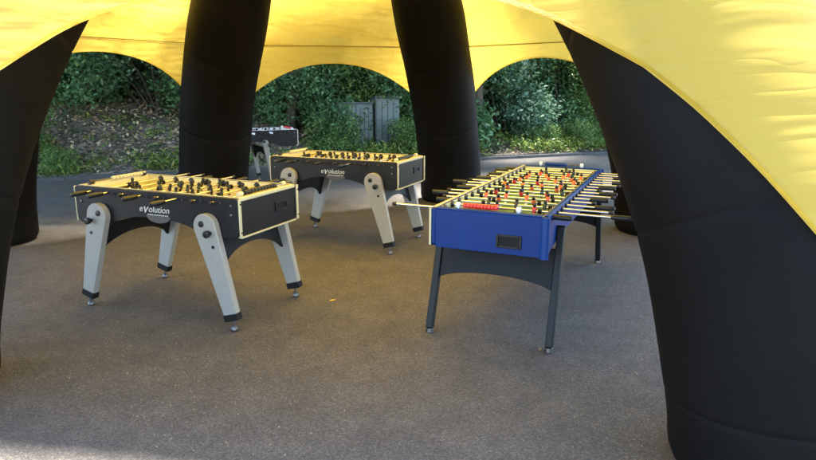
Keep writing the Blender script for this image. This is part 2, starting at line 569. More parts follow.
ARCH = (0.11, 0.334, 2.0, 2.0)                               # lower edge: foot height, crown, two roundness exponents
ARCHES = {('CL', 'L'): (0.11, 0.338, 2.8, 2.0), ('CR', 'CL'): (0.10, 0.326, 1.5, 2.2), ('R', 'CR'): (0.12, 0.334, 2.0, 2.0)}
ARCH_F = [(0, .09), (.04, .13), (.08, .194), (.09, .213), (.1, .230), (.127, .264), (.145, .278), (.162, .289), (.2, .3065), (.235, .322), (.268, .332), (.35, .345), (.5, .354)]
def smooth_table(tab):
    u = np.linspace(0, 0.5, 200)
    if isinstance(tab, tuple):
        t0, tm, a, b_ = tab
        return u, t0 + (tm - t0) * np.clip(1 - np.abs(2 * u - 1) ** b_, 0, 1) ** (1 / a)
    t = np.interp(u, [a for a, _ in tab], [b_ for _, b_ in tab])
    k_ = np.hanning(19); k_ /= k_.sum()
    pad = np.r_[2 * t[0] - t[9:0:-1], t, t[-2:-11:-1]]
    return u, np.convolve(pad, k_, 'valid')

def surf(a, b_, u, t):
    """points of the roof between legs a and b_, draped over both tubes"""
    out = np.zeros((len(u), 3))
    data = []
    for key in (a, b_):
        P, rad, tg, n = FR_[key]
        f = lambda A: np.stack([np.interp(t, TT, A[:, i]) for i in range(3)], -1)
        p, T_, n_ = f(P), f(tg), f(n)
        T_ /= np.linalg.norm(T_, axis=1)[:, None]; n_ /= np.linalg.norm(n_, axis=1)[:, None]
        r = np.interp(t, TT, rad)
        data.append((p, T_, p + n_ * (r + 0.002)[:, None], r))
    S = data[0][2] * (1 - u)[:, None] + data[1][2] * u[:, None]
    for p, T_, sp, r in data:
        v = S - p
        al = (v * T_).sum(1)[:, None] * T_
        v = v - al
        d = np.linalg.norm(v, axis=1)
        rr = r + 0.014
        sc = np.where(d < rr, rr / np.maximum(d, 1e-6), 1.0)
        S = p + al + v * sc[:, None]
    return S

def build_panel(a, b_, tab):
    ut, tt = smooth_table(tab)
    nu, ntt = 110, 60
    U = 0.5 - 0.5 * np.cos(np.linspace(0, PI, nu)) * (0.6) - 0.0
    U = 0.4 * np.linspace(0, 1, nu) + 0.6 * (0.5 - 0.5 * np.cos(np.linspace(0, PI, nu)))
    ue = np.minimum(U, 1 - U)
    if isinstance(tab, list):                                  # the front arch sits a little lower on its left leg
        ue = np.where(U < 0.5, ue - 0.019 * np.clip(U / 0.15, 0, 1) * np.clip((0.5 - U) / 0.15, 0, 1), ue)
    te = np.interp(ue, ut, tt)
    vs, uvs = [], []
    for j in range(ntt):
        w = j / (ntt - 1)
        t = te + (0.99 - te) * w ** 1.25
        S = surf(a, b_, U, t)
        vs.append(S); uvs.append(np.c_[U * 3.2, t * 6.0])
    V = np.concatenate(vs); UV = np.concatenate(uvs)
    # shallow wrinkles radiating from the leg ends: real displacement inwards and out
    u_, t_ = UV[:, 0] / 3.2, UV[:, 1] / 6.0
    edge = np.clip(np.minimum(u_, 1 - u_) / 0.12, 0, 1)
    ph = rng.uniform(0, 6)
    wv = 0.003 * np.sin(t_ * 55 + 3 * np.sin(u_ * 5 + ph) + ph) * np.sin(u_ * 4 + t_ * 7 + ph) + 0.0025 * np.sin(t_ * 160 + u_ * 9 + ph * 2) * np.cos(u_ * 11 - ph)
    rad_dir = V - np.array([TC_[0], TC_[1], 0.8])
    rad_dir /= np.linalg.norm(rad_dir, axis=1)[:, None]
    te_ = np.tile(te, ntt); edge = edge * np.clip((t_ - te_ - 0.008) / 0.04, 0, 1)
    V = V + rad_dir * (wv * edge)[:, None]
    V = V - np.array([TC_[0], TC_[1], 0])
    me = bpy.data.meshes.new('roof_panel')
    fs = [(j * nu + i, j * nu + i + 1, (j + 1) * nu + i + 1, (j + 1) * nu + i) for j in range(ntt - 1) for i in range(nu - 1)]
    me.from_pydata(V.tolist(), [], fs)
    uvl = me.uv_layers.new(name='UVMap')
    li = np.empty(len(me.loops), dtype=np.int32); me.loops.foreach_get('vertex_index', li)
    uvl.data.foreach_set('uv', UV[li].astype(np.float32).ravel())
    me.materials.append(M['canopy'])
    me.shade_smooth()
    pan = link('roof_panel', me, tent)
    # hem along the arch: a second layer of cloth just inside the first
    def strip(name, t0, t1, off, mat):
        A = surf(a, b_, U, t0); B = surf(a, b_, U, t1)
        vs = []
        for S in (A, B):
            d = S - np.array([TC_[0], TC_[1], 0.8]); d /= np.linalg.norm(d, axis=1)[:, None]
            vs.append(S + d * off - np.array([TC_[0], TC_[1], 0]))
        me = bpy.data.meshes.new(name)
        me.from_pydata(np.concatenate(vs).tolist(), [], [(i, i + 1, nu + i + 1, nu + i) for i in range(nu - 1)])
        me.uv_layers.new(name='UVMap')
        me.materials.append(mat); me.shade_smooth()
        return link(name, me, pan)
    strip('hem', te - 0.001, te + 0.0022, 0.014, M['hem'])
    strip('seam', np.full(nu, 0.3605), np.full(nu, 0.3618), -0.016, M['stitch'])
    strip('seam', np.full(nu, 0.3605), np.full(nu, 0.3618), 0.016, M['stitch'])
order = ['R', 'CR', 'CL', 'L', 'FL', 'FR']
for i in range(6):
    a, b_ = order[i], order[(i + 1) % 6]
    build_panel(a, b_, ARCH_F if (a, b_) == ('FL', 'FR') else ARCHES.get((a, b_), ARCH))

# ------------------------------------------------------------------ table football tables
def player_mesh(name, shirt, dark):
    """little figure hanging on its rod, rod axis along y through the origin, feet down"""
    me_parts = []
    mb = MB()
    # feet, legs, waist, chest block, shoulders
    prof = [(-0.074, 0.016, 0.011, 0.006), (-0.066, 0.016, 0.011, 0.004), (-0.060, 0.010, 0.010, 0), (-0.03, 0.010, 0.011, 0),
            (-0.020, 0.012, 0.014, 0), (0.000, 0.014, 0.0185, 0), (0.016, 0.0135, 0.021, 0), (0.027, 0.010, 0.017, 0), (0.031, 0.006, 0.008, 0)]
    n = 12
    vs, fs = [], []
    for z, rx, ry, ox in prof:
        for i in range(n):
            a = 2 * PI * i / n
            ca, sa = math.cos(a), math.sin(a)
            e = 0.75
            vs.append((ox + rx * math.copysign(abs(ca) ** e, ca), ry * math.copysign(abs(sa) ** e, sa), z))
    for j in range(len(prof) - 1):
        for i in range(n):
            fs.append((j * n + i, j * n + (i + 1) % n, (j + 1) * n + (i + 1) % n, (j + 1) * n + i))
    fs.append(tuple(range(n))); fs.append(tuple(range((len(prof) - 1) * n, len(prof) * n)))
    mb.add(vs, fs)
    nb = len(mb.f)
    mb.ball((0.001, 0, 0.046), 0.0165, 12, 8, 1.15)
    me = bpy.data.meshes.new(name)
    me.from_pydata(mb.v, [], mb.f)
    me.materials.append(shirt); me.materials.append(dark); me.materials.append(M['plastic'] if shirt is not M['plastic'] else M['plastic'])
    for p in me.polygons:
        z = p.center[2]
        if p.index >= nb: p.material_index = 2
        elif z < -0.022: p.material_index = 1
    me.shade_smooth()
    return me
PM = dict(black=player_mesh('player_figure', M['plastic'], M['plastic']),
          charcoal=player_mesh('player_figure', M['dkgreen'], M['plastic']),
          red=player_mesh('player_figure', M['red'], M['whitep']),
          orange=player_mesh('player_figure', M['orange'], M['whitep']),
          green=player_mesh('player_figure', M['dkgreen'], M['plastic']),
          white=player_mesh('player_figure', M['whitep'], M['whitep']),
          pink=player_mesh('player_figure', M['pink'], M['plastic']))

def handle_mesh(mat):
    mb = MB()                                                  # along -y from 0 to -0.125
    pr = [(0, .011), (.004, .0145), (.02, .0155), (.05, .0165), (.09, .0165), (.115, .0155), (.123, .013), (.125, .006)]
    mb.tube([(0, -y, 0) for y, _ in pr], [r for _, r in pr], 14)
    return mb.mesh('handle', mat, 40)
HM = handle_mesh(M['plastic']); HW = handle_mesh(M['whitep'])
cm = MB(); cm.tube([(0, 0, 0), (0, -.004, 0), (0, -.026, 0), (0, -.03, 0)], [.009, .0125, .0125, .009], 12)
CAP = cm.mesh('end_cap', M['plastic'], 40)
bmb = MB(); bmb.tube([(0, -.012, 0), (0, -.008, 0), (0, .008, 0), (0, .012, 0)], [.012, .017, .017, .012], 14)
BUMP = bmb.mesh('rod_bumper', M['rubber'], 40)
bg_ = MB(); bg_.tube([(0, 0, 0), (0, .006, 0), (0, .012, 0)], [.026, .025, .017], 18)
BEAR = bg_.mesh('rod_bearing', M['plastic'], 40)
bo_ = MB(); bo_.tube([(0, 0, 0), (0, -.004, 0), (0, -.006, 0)], [.008, .0078, .005], 12)
BOLT = bo_.mesh('bolt', M['chrome'], 40)

def rod(parent, x, z, y0, y1, W, handle_side, players, figs, hmesh=HM, diameter=0.0075, tilt=0.0):
    """rod across the table (along y); handle_side -1: handle at y0 end, +1: at y1 end"""
    mb = MB()
    mb.tube([(0, y0, 0), (0, y1, 0)], diameter, 10)
    r = mb.build('rod', M['brass'], parent)
    r.location = (x, 0, z)
    h = link('handle', hmesh, r)
    c = link('end_cap', CAP, r)
    if handle_side < 0:
        h.location = (0, y0 + 0.002 + 0.11, 0)
        c.location = (0, y1 - 0.001, 0); c.rotation_euler = (0, 0, PI)
    else:
        h.location = (0, y1 - 0.112, 0); h.rotation_euler = (0, 0, PI)
        c.location = (0, y0 + 0.001, 0)
    for i, py in enumerate(players):
        f = link('player_figure', figs, r)
        f.location = (0, py, 0)
        f.scale = (0.76, 0.76, 0.76)
        f.rotation_euler = (0, tilt, PI if handle_side > 0 else 0)
    if players:
        for py in (players[0] - 0.035, players[-1] + 0.035):
            q = link('rod_bumper', BUMP, r)
            q.location = (0, py, 0)
    return r

def spread(n, W, off):
    if n == 1: return [W / 2 + off]
    gap = {2: 0.235, 3: 0.185, 4: 0.15, 5: 0.115}[n]
    return [W / 2 + off + (i - (n - 1) / 2) * gap for i in range(n)]

def small_text(body, size, mat, name, parent, loc, rot, shear=0.0, extrude=0.0012):
    cu = bpy.data.curves.new('lettering', 'FONT')
    cu.body = body; cu.size = size; cu.shear = shear; cu.extrude = extrude
    cu.align_x = 'CENTER'
    tmp = bpy.data.objects.new('lettering', cu)
    COL.objects.link(tmp)
    bpy.context.view_layer.update()
    me = bpy.data.meshes.new_from_object(tmp.evaluated_get(bpy.context.evaluated_depsgraph_get()))
    bpy.data.objects.remove(tmp); bpy.data.curves.remove(cu)
    me.materials.clear(); me.materials.append(mat)
    o = link(name, me, parent)
    o.location = loc; o.rotation_euler = rot
    return o

def arched_table(name, loc, yaw, edge, legm, field, wall, figA, figB, hmesh, top_l=0.237, foot_l=0.068, logo=True, reach=None, head_r=0.088, bead_a=None, bead_b=None):
    root = empty(name, loc, yaw)
    L, W, H, ZB = 1.4147, 0.6941, 0.8823, 0.632
    th = 0.032
    # long side panels with the shallow arch in the lower edge
    def side(y0, y1):
        out = [(0.018, H), (L - 0.018, H), (L - 0.006, H - 0.006), (L, H - 0.018), (L, ZB + 0.05), (L - 0.006, ZB + 0.02), (L - 0.03, ZB - 0.008), (L - 0.06, ZB - 0.012)]
        xs = np.linspace(L - 0.30, 0.30, 25)
        for x in xs:
            out.append((x, ZB - 0.012 + 0.085 * math.sqrt(max(0, 1 - ((x - L / 2) / (L / 2 - 0.30)) ** 2)) ** 1.3))
        out += [(0.06, ZB - 0.012), (0.03, ZB - 0.008), (0.006, ZB + 0.02), (0, ZB + 0.05), (0, H - 0.018), (0.006, H - 0.006)]
        return MB().prism(out, y0, y1, 'y').build('side_panel', M['charcoal'], root, bevel=0.003)
    sp = side(0, th)
    sp2 = side(W - th, W)
    RX = [0.172 + 0.153 * i for i in range(8)]
    RZ = 0.853
    for s_, yy, sg in ((sp, th + 0.005, 1), (sp2, W - th - 0.005, -1)):
        w = MB().box(0.03, L - 0.03, min(yy - 0.0045 * sg, yy), max(yy - 0.0045 * sg, yy), 0.70, H - 0.004)
        w.build('inner_wall', wall, s_)
        MB().box(0.022, L - 0.022, yy - 0.008, yy + 0.002, H + 0.0005, H + 0.005).build('top_edging', edge, s_, bevel=0.0015)
        for x in RX:
            o = link('rod_bearing', BEAR, s_)
            o.location = (x, yy + 0.0005 * sg, RZ)
            if sg < 0: o.rotation_euler = (0, 0, PI)
    for x in RX:                                               # screws and rod mounts outside
        for dx, dz in ((-0.035, 0.0), (0.035, 0.0)):
            o = link('bolt', BOLT, sp); o.location = (x + dx, -0.001, RZ + dz - 0.004); o.scale = (0.6, 1, 0.6)
    for x, z in ((L - 0.055, 0.835), (L - 0.055, 0.775), (0.055, 0.835), (0.055, 0.775)):
        o = link('bolt', BOLT, sp); o.location = (x, -0.001, z); o.scale = (1.1, 1, 1.1)
    # ends
    for x0, sg in ((L, 1), (0, -1)):
        xa, xb = sorted((x0 - 0.004 * sg, x0 - 0.034 * sg))
        e = MB().box(xa, xb, th + 0.001, W - th - 0.001, ZB, H - 0.022).build('end_panel', M['charcoal'], root, bevel=0.002)
        xa, xb = sorted((x0 + 0.001 * sg, x0 - 0.040 * sg))
        MB().box(xa, xb, th + 0.001, W - th - 0.001, H - 0.021, H + 0.002).build('top_rail', edge, e, bevel=0.004)
        xa, xb = sorted((x0 + 0.0095 * sg, x0 + 0.0005 * sg))
        for y in (0.012, W - 0.012):
            MB().box(xa, xb, y - 0.0115, y + 0.0115, ZB - 0.005, H - 0.002).build('corner_strip', edge, e, bevel=0.003)
            for z in (H - 0.035, ZB + 0.03):
                o = link('bolt', BOLT, e); o.location = (x0 + 0.0105 * sg, y, z); o.rotation_euler = (0, 0, PI / 2 * sg); o.data = BOLT_D
        xa, xb = sorted((x0 + 0.003 * sg, x0 - 0.03 * sg))
        MB().box(xa, xb, 0.026, W - 0.026, ZB - 0.012, ZB - 0.001).build('bottom_strip', edge, e, bevel=0.002)
        if sg > 0:
            fr = MB()
            y0, y1, z0, z1 = 0.415, 0.555, 0.73, 0.795
            xo = x0 - 0.003
            for q in ((y0, y0 + .012, z0, z1), (y1 - .012, y1, z0, z1), (y0 + .012, y1 - .012, z0, z0 + .012), (y0 + .012, y1 - .012, z1 - .012, z1)):
                fr.box(xo, xo + 0.009, *q)
            fr.build('ball_return', M['plastic'], e, bevel=0.002)
            MB().box(xo, xo + 0.002, y0 + .012, y1 - .012, z0 + .012, z1 - .012).build('return_hollow', M['rubber'], e)
    MB().box(0.036, L - 0.036, th + 0.006, W - th - 0.006, 0.725, 0.745).build('playfield', field, root)
    # goals: dark recess in each end wall
    for x0, sg in ((L - 0.04, -1), (0.04, 1)):
        xa, xb = sorted((x0, x0 + 0.006 * sg))
        MB().box(xa, xb, th + 0.007, W - th - 0.007, 0.746, H - 0.005).build('end_wall', wall, root)
        xa, xb = sorted((x0 + 0.007 * sg, x0 + 0.01 * sg))
        MB().box(xa, xb, W / 2 - 0.1, W / 2 + 0.1, 0.747, 0.83).build('goal', M['rubber'], root)
    # score beads over each end rail
    for x0, bm_, span in ((0.055, bead_a or edge, (0.30, 0.60)), (L - 0.055, bead_b or M['plastic'], (0.16, 0.48))):
        c_ = MB().tube([(x0, 0.1, H + 0.018), (x0, W - 0.1, H + 0.018)], 0.004, 8).build('score_counter', M['chrome'], root)
        for i in range(10):
            y = span[0] + (span[1] - span[0]) * i / 9
            MB().tube([(x0, y - .0145, H + .018), (x0, y - .010, H + .018), (x0, y + .010, H + .018), (x0, y + .0145, H + .018)], [.011, .0155, .0155, .011], 12).build('score_bead', bm_, c_)
        for y in (0.1, W - 0.1):
            MB().tube([(x0, y - 0.02, H + 0.014), (x0, y + 0.02, H + 0.014)], 0.017, 12).build('counter_bracket', bead_b and edge or (M['plastic'] if x0 < 0.5 else edge), c_, bevel=0.003)
    # rods
    nums = [1, 2, 3, 5, 5, 3, 2, 1]
    near = [0, 1, 3, 5]
    offs = reach or [-0.165, -0.165, -0.02, -0.16, 0.03, -0.235, 0.02, -0.03]
    for i in range(8):
        hs = -1 if i in near else 1
        if hs < 0:
            y0 = offs[i]; y1 = y0 + 1.12
        else:
            y1 = W + 0.21 + offs[i]; y0 = y1 - 0.965 + offs[i] * 0.3
            y0 = -0.035
        o_ = (offs[i] + 0.2) * 0.5 if hs < 0 else offs[i]
        rod(root, RX[i], RZ, y0, y1, W, hs, spread(nums[i], W, o_), figA if hs < 0 else figB, hmesh, tilt=rng.uniform(-0.5, 0.5))
    # legs: broad rounded head, tapering to a capped foot, outside the long panels
    R_ = head_r
    for mx in (0, 1):
        for my in (0, 1):
            X = (lambda x: x) if mx == 0 else (lambda x: L - x)
            ya, yb = ((-0.05, -0.002) if my == 0 else (W + 0.002, W + 0.05))
            tx, tz, fx, fz = top_l, 0.69, foot_l, 0.085
            d = Vector((fx - tx, fz - tz)); ln = d.length; d /= ln
            pn = Vector((-d.y, d.x))
            out = []
            for a in np.linspace(0, PI, 17):
                p = Vector((tx, tz)) + pn * (R_ * math.cos(a)) - d * (R_ * math.sin(a))
                out.append((p.x, p.y))
            r2 = 0.57 * head_r
            p1 = Vector((tx, tz)) + d * ln - pn * r2; p2 = Vector((tx, tz)) + d * ln + pn * r2
            out += [(p1.x, p1.y), (p2.x, p2.y)]
            mb = MB().prism([(X(a), b__) for a, b__ in out], ya, yb, 'y')
            lg = mb.build('leg', legm, root, bevel=0.005)
            c0 = Vector((tx, tz)) + d * (ln - 0.035); c1 = Vector((tx, tz)) + d * (ln + 0.012)
            q = [c0 - pn * (r2 + .006), c1 - pn * (r2 + .004), c1 + pn * (r2 + .004), c0 + pn * (r2 + .006)]
            MB().prism([(X(p.x), p.y) for p in q], ya - 0.005, yb + 0.005, 'y').build('foot_cap', M['rubber'], lg, bevel=0.004)
            ym = (ya + yb) / 2
            MB().tube([(X(c1.x), ym, c1.y + 0.005), (X(c1.x), ym, 0.03)], 0.009, 10).build('foot_screw', M['chrome'], lg)
            MB().tube([(X(c1.x), ym, 0.034), (X(c1.x), ym, 0.022), (X(c1.x), ym, 0.003), (X(c1.x), ym, 0.0)], [0.013, 0.023, 0.025, 0.023], 16).build('foot', M['chrome'], lg)
            sg = -1 if my == 0 else 1
            yo = ya if my == 0 else yb
            MB().tube([(X(tx + .022), yo, tz + .02), (X(tx + .022), yo + .006 * sg, tz + .02), (X(tx + .022), yo + .009 * sg, tz + .02)], [.021, .02, .012], 16).build('bolt_cover', M['plastic'], lg)
            MB().tube([(X(tx - .046), yo, tz - .034), (X(tx - .046), yo + .02 * sg, tz - .034), (X(tx - .046), yo + .022 * sg, tz - .034), (X(tx - .046), yo + .045 * sg, tz - .034), (X(tx - .046), yo + .048 * sg, tz - .034)], [.012, .012, .023, .024, .018], 16).build('knob', M['plastic'], lg)
            MB().tube([(X(tx - .062), yo, tz - .125), (X(tx - .062), yo + .004 * sg, tz - .125)], .011, 12).build('bolt_cover', M['plastic'], lg)
        # apron board between the two legs of this end, leaning with them
        X = (lambda x: x) if mx == 0 else (lambda x: L - x)
        pts = [(-0.001, 0.612), (W + 0.001, 0.612)]
        for y in np.linspace(W + 0.001, -0.001, 21):
            pts.append((y, 0.315 + 0.20 * math.sqrt(max(0, 1 - ((y - W / 2) / (W / 2 + 0.03)) ** 2))))
        sl = (top_l - foot_l) / (0.69 - 0.085)
        mb = MB()
        n = len(pts)
        def px(z, o): return X(foot_l + (z - 0.085) * sl + o)
        vs = [(px(z, -0.012), y, z) for y, z in pts] + [(px(z, 0.012), y, z) for y, z in pts]
        fs = [tuple(range(n)), tuple(range(n, 2 * n))] + [(i, (i + 1) % n, (i + 1) % n + n, i + n) for i in range(n)]
        mb.add(vs, fs)
        mb.build('apron', M['apron'], root, bevel=0.002)
    if logo:
        small_text('e', 0.064, M['logo'], 'logo', sp, (0.606, -0.0005, 0.744), (PI / 2, 0, 0), 0.22)
        small_text('v', 0.098, M['logo'], 'logo', sp, (0.642, -0.0005, 0.736), (PI / 2, 0, 0), 0.35)
        small_text('olution', 0.063, M['logo'], 'logo', sp, (0.763, -0.0005, 0.744), (PI / 2, 0, 0), 0.22)
        mb = MB()
        for i in range(11):
            x = 0.665 + i * 0.0165
            mb.box(x, x + 0.011, -0.0015, -0.0003, 0.7235, 0.7305)
        mb.build('logo_underline', M['logo'], sp)
        ring = MB()
        pts = [(0.76 + 0.105 * math.cos(a), 0.722 + 0.05 * math.sin(a)) for a in np.linspace(PI, 2 * PI, 22)]
        ring.prism(pts, -0.006, -0.0005, 'y').build('badge', M['badge'], sp, bevel=0.002)
    return root

bd = MB(); bd.tube([(0, 0, 0), (0, -.003, 0), (0, -.005, 0)], [.006, .0058, .004], 10)
BOLT_D = bd.mesh('bolt', M['plastic'], 40)

tA = arched_table('football_table', (-2.3843, 4.4298, 0), -0.3902, M['cream'], M['legpale'], M['pitch_y'], M['cream_in'], PM['black'], PM['charcoal'], HM)
tag(tA, 'black football table with pale grey legs, nearest on the left under the tent', 'football table', 'table football tables under the tent')
tB = copy_tree(tA)
for c in list(COL.objects):                                    # its rods have been left in other places
    if c.parent is tB and c.name.startswith('rod'):
        c.location.y += rng.uniform(-0.03, 0.03); c.rotation_euler.y = rng.uniform(-0.8, 0.8)
tB.location = (-1.4065, 6.3847, 0); tB.rotation_euler = (0, 0, -0.3993)
tag(tB, 'black football table with pale grey legs between the two black tent legs at the back', 'football table', 'table football tables under the tent')
tD = arched_table('football_table', (-3.035, 9.62, 0), math.radians(30), M['whitep'], M['legpale'], M['pitch_y'], M['whitep'], PM['white'], PM['pink'], HW, top_l=0.55, foot_l=0.46, logo=False, head_r=0.045,
                  reach=[-0.25, -0.2, 0.02, -0.23, 0.0, -0.16, 0.0, 0.02], bead_a=M['whitep'], bead_b=M['red'])
tag(tD, 'black football table with white corner strip and slim white legs, farthest back outside the tent', 'football table')

# --- long blue table: x across (0..W), y away from the camera (0..L)
def blue_table():
    root = empty('football_table', (0.1376, 3.7947, 0), -0.4181)
    tag(root, 'extra long blue table football table with sixteen rods and dark grey legs', 'football table')
    W, L, H, ZB = 0.7245, 2.3561, 0.8497, 0.612
    th = 0.034
    RZ = 0.829
    RY = [0.139 + 0.1385 * i for i in range(16)]
    # long side panels
    def side(x0, x1):
        out = [(0.0, H), (L, H), (L, ZB + 0.02), (L - 0.02, ZB), (L - 0.06, ZB), (L - 0.10, ZB + 0.012)]
        for y in np.linspace(L - 0.45, 0.45, 15):
            out.append((y, ZB + 0.05))
        out += [(0.10, ZB + 0.012), (0.06, ZB), (0.02, ZB), (0, ZB + 0.02)]
        return MB().prism(out, x0, x1, 'x').build('side_panel', M['blue'], root, bevel=0.004)
    sl_, sr_ = side(0, th), side(W - th, W)
    for s_, xx, sg in ((sl_, th + 0.005, 1), (sr_, W - th - 0.005, -1)):
        MB().box(min(xx, xx - .0045 * sg), max(xx, xx - .0045 * sg), 0.036, L - 0.036, 0.70, H - 0.003).build('inner_wall', M['cream_in'], s_)
        for y in RY:
            mb = MB().tube([(xx, y, RZ), (xx + 0.011 * sg, y, RZ), (xx + 0.016 * sg, y, RZ)], [.024, .023, .014], 14)
            mb.build('rod_bearing', M['plastic'], s_)
            xo = -0.0005 if sg > 0 else W + 0.0005
            MB().tube([(xo, y, RZ), (xo - 0.008 * sg, y, RZ), (xo - 0.010 * sg, y, RZ)], [.02, .019, .012], 12).build('rod_bush', M['plastic'], s_)
        xt = (th / 2 - 0.001) if sg > 0 else W - th / 2 + 0.001
        MB().box(xt - 0.013, xt + 0.013, 0.03, L - 0.03, H + 0.0005, H + 0.006).build('top_edging', M['cream'] if sg > 0 else M['blue_edge'], s_, bevel=0.002)
    # ends
    for y0, sg in ((0, -1), (L, 1)):
        ya, yb = sorted((y0 + 0.004 * sg, y0 - 0.03 * sg))
        e = MB().box(th + 0.001, W - th - 0.001, ya, yb, ZB - 0.004, H - 0.001).build('end_panel', M['blue'], root, bevel=0.003)
        ya, yb = sorted((y0 + 0.006 * sg, y0 - 0.045 * sg))
        MB().box(th + 0.002, W - th - 0.002, ya, yb, H, H + 0.008).build('top_rail', M['blue_edge'], e, bevel=0.003)
        ya, yb = sorted((y0 + 0.012 * sg, y0 + 0.0005 * sg))
        MB().box(-0.004, 0.010, ya, yb, ZB + 0.006, H + 0.002).build('corner_strip', M['cream'], e, bevel=0.003)
        cp = MB()
        yc = y0 + 0.0005 * sg
        pts = []
        for a in np.linspace(0, PI, 12):
            pts.append((W - 0.038 + 0.042 * (1 - math.cos(a)) / 2 * 1.25, yc + sg * 0.02 * math.sin(a)))
        n = len(pts)
        cp.add([(x, y, ZB - 0.008) for x, y in pts] + [(x, y, H + 0.001) for x, y in pts], [tuple(range(n)), tuple(range(n, 2 * n))] + [(i, (i + 1) % n, (i + 1) % n + n, i + n) for i in range(n)])
        cp.build('corner_post', M['blue_edge'], e)
        if sg < 0:
            fr = MB()
            x0, x1, z0, z1 = 0.425, 0.578, 0.648, 0.728
            for q in ((x0, x0 + .014, z0, z1), (x1 - .014, x1, z0, z1), (x0 + .014, x1 - .014, z0, z0 + .013), (x0 + .014, x1 - .014, z1 - .013, z1)):
                fr.box(q[0], q[1], -0.013, -0.0035, q[2], q[3])
            fr.build('ball_return', M['plastic'], e, bevel=0.003)
            MB().box(x0 + .014, x1 - .014, -0.006, -0.0035, z0 + .013, z1 - .013).build('return_hollow', M['rubber'], e)
        yg = y0 - sg * 0.034
        ya, yb = sorted((yg, yg - 0.006 * sg))
        MB().box(th + 0.007, W - th - 0.007, ya, yb, 0.746, H - 0.004).build('end_wall', M['cream_in'], e)
        ya, yb = sorted((yg - 0.007 * sg, yg - 0.010 * sg))
        MB().box(W / 2 - 0.11, W / 2 + 0.11, ya, yb, 0.747, 0.82).build('goal', M['rubber'], e)
    MB().box(th + 0.006, W - th - 0.006, 0.036, L - 0.036, 0.722, 0.742).build('playfield', M['pitch_g'], root)
    # cream ball shelf beside the near score counter
    MB().box(0.50, 0.66, 0.05, 0.098, 0.83, 0.846).build('ball_tray', M['cream'], root, bevel=0.003)
    # white pitch lines
    ln = MB()
    for y in (0.60, L / 2, L - 0.60):
        ln.box(th + 0.01, W - th - 0.01, y - 0.005, y + 0.005, 0.7422, 0.7434)
    ln.build('pitch_line', M['whitep'], root)
    # score beads
    for y0, mat, span in ((0.03, M['red'], (0.215, 0.41)), (L - 0.02, M['blue_edge'], (0.22, 0.40))):
        zc = H + 0.028
        c_ = MB().tube([(0.16, y0, zc), (0.56, y0, zc)], 0.004, 8).build('score_counter', M['chrome'], root)
        for i in range(10):
            x = span[0] + (span[1] - span[0]) * i / 9
            MB().tube([(x - .0105, y0, zc), (x - .008, y0, zc), (x + .008, y0, zc), (x + .0105, y0, zc)], [.013, .0165, .0165, .013], 12).build('score_bead', mat, c_)
        for x in (0.172, 0.545):
            MB().tube([(x - .014, y0, zc), (x - .01, y0, zc), (x + .01, y0, zc), (x + .014, y0, zc)], [.012, .0185, .0185, .012], 12).build('counter_bracket', M['whitep'], c_)
            MB().box(x - .008, x + .008, y0 - .008, y0 + .008, H + 0.0085, zc - 0.002).build('bracket_foot', M['whitep'], c_)
    # rods: measured reach past the right rail, handles right on these
    right = {0: .825, 1: 1.15, 3: 1.02, 5: .95, 7: .975, 9: .935, 11: 1.0, 13: .98}
    left = {2: -.11, 4: -.25, 6: -.16, 8: -.29, 10: -.18, 12: -.16, 14: -.18, 15: -.12}
    nums = [1, 2, 3, 2, 4, 3, 4, 3, 4, 3, 4, 3, 4, 2, 2, 1]
    LEN = 1.12
    for i in range(16):
        if i in right:
            x1 = right[i]; x0 = x1 - LEN; hs = 1; fig = PM['red'] if i % 4 != 3 else PM['orange']
            off = (x1 - 0.95) * 0.5
        else:
            x0 = left[i]; x1 = x0 + LEN; hs = -1; fig = PM['green'] if i % 4 else PM['orange']
            off = (x0 + 0.25) * 0.5
            if i in (4, 10): fig = PM['orange']
        gap = {1: 0, 2: 0.24, 3: 0.185, 4: 0.145}[nums[i]]
        ps = [W / 2 + off + (j - (nums[i] - 1) / 2) * gap for j in range(nums[i])]
        # rod() runs along its local y: turn it to run along x (local y -> table x)
        r = rod(root, 0, RZ, x0, x1, W, hs, [p for p in ps], fig, HM, tilt=rng.uniform(-0.6, 0.6))
        r.rotation_euler = (0, 0, -PI / 2)
        r.location = (0, RY[i], RZ)
    # legs
    for my in (0, 1):
        Y = (lambda y: y) if my == 0 else (lambda y: L - y)
        ty, tz, fy, fz = 0.315, 0.735, 0.086, 0.03
        hw = 0.028
        for mxx in (0, 1):
            # legs lean outward a little across the table as well
            tx = -0.026 if mxx == 0 else W + 0.026
            fx = -0.030 if mxx == 0 else W + 0.030
            d = Vector((fy - ty, fz - tz)).normalized(); pn = Vector((-d.y, d.x))
            bt = []
            for cx_, cy_, cz_ in ((fx, fy, fz), (tx, ty, tz)):
                ring = []
                for a, b2 in ((-1, -1), (1, -1), (1, 1), (-1, 1)):
                    ring.append((cx_ + a * 0.022, Y(cy_ + pn.x * hw * b2), cz_ + pn.y * hw * b2))
                bt.append(ring)
            lg = MB().hexa(*bt).build('leg', M['darkleg'], root, bevel=0.005)
            capb = [[(p[0] + (p[0] - tx) * 0.12, p[1] + (p[1] - Y(ty)) * 0.12, p[2] + 0.0005) for p in bt[1]]]
            MB().hexa(capb[0], [(p[0], p[1], p[2] + 0.008) for p in capb[0]]).build('leg_cap', M['blue_edge'] if False else M['rubber'], lg, bevel=0.003)
            MB().tube([(fx, Y(fy), 0.036), (fx, Y(fy), 0.03), (fx, Y(fy), 0.004), (fx, Y(fy), 0)], [0.014, 0.024, 0.027, 0.024], 16).build('foot', M['chrome'], lg)
        # apron between the legs
        pts = [(-0.003, 0.603), (W + 0.003, 0.603)]
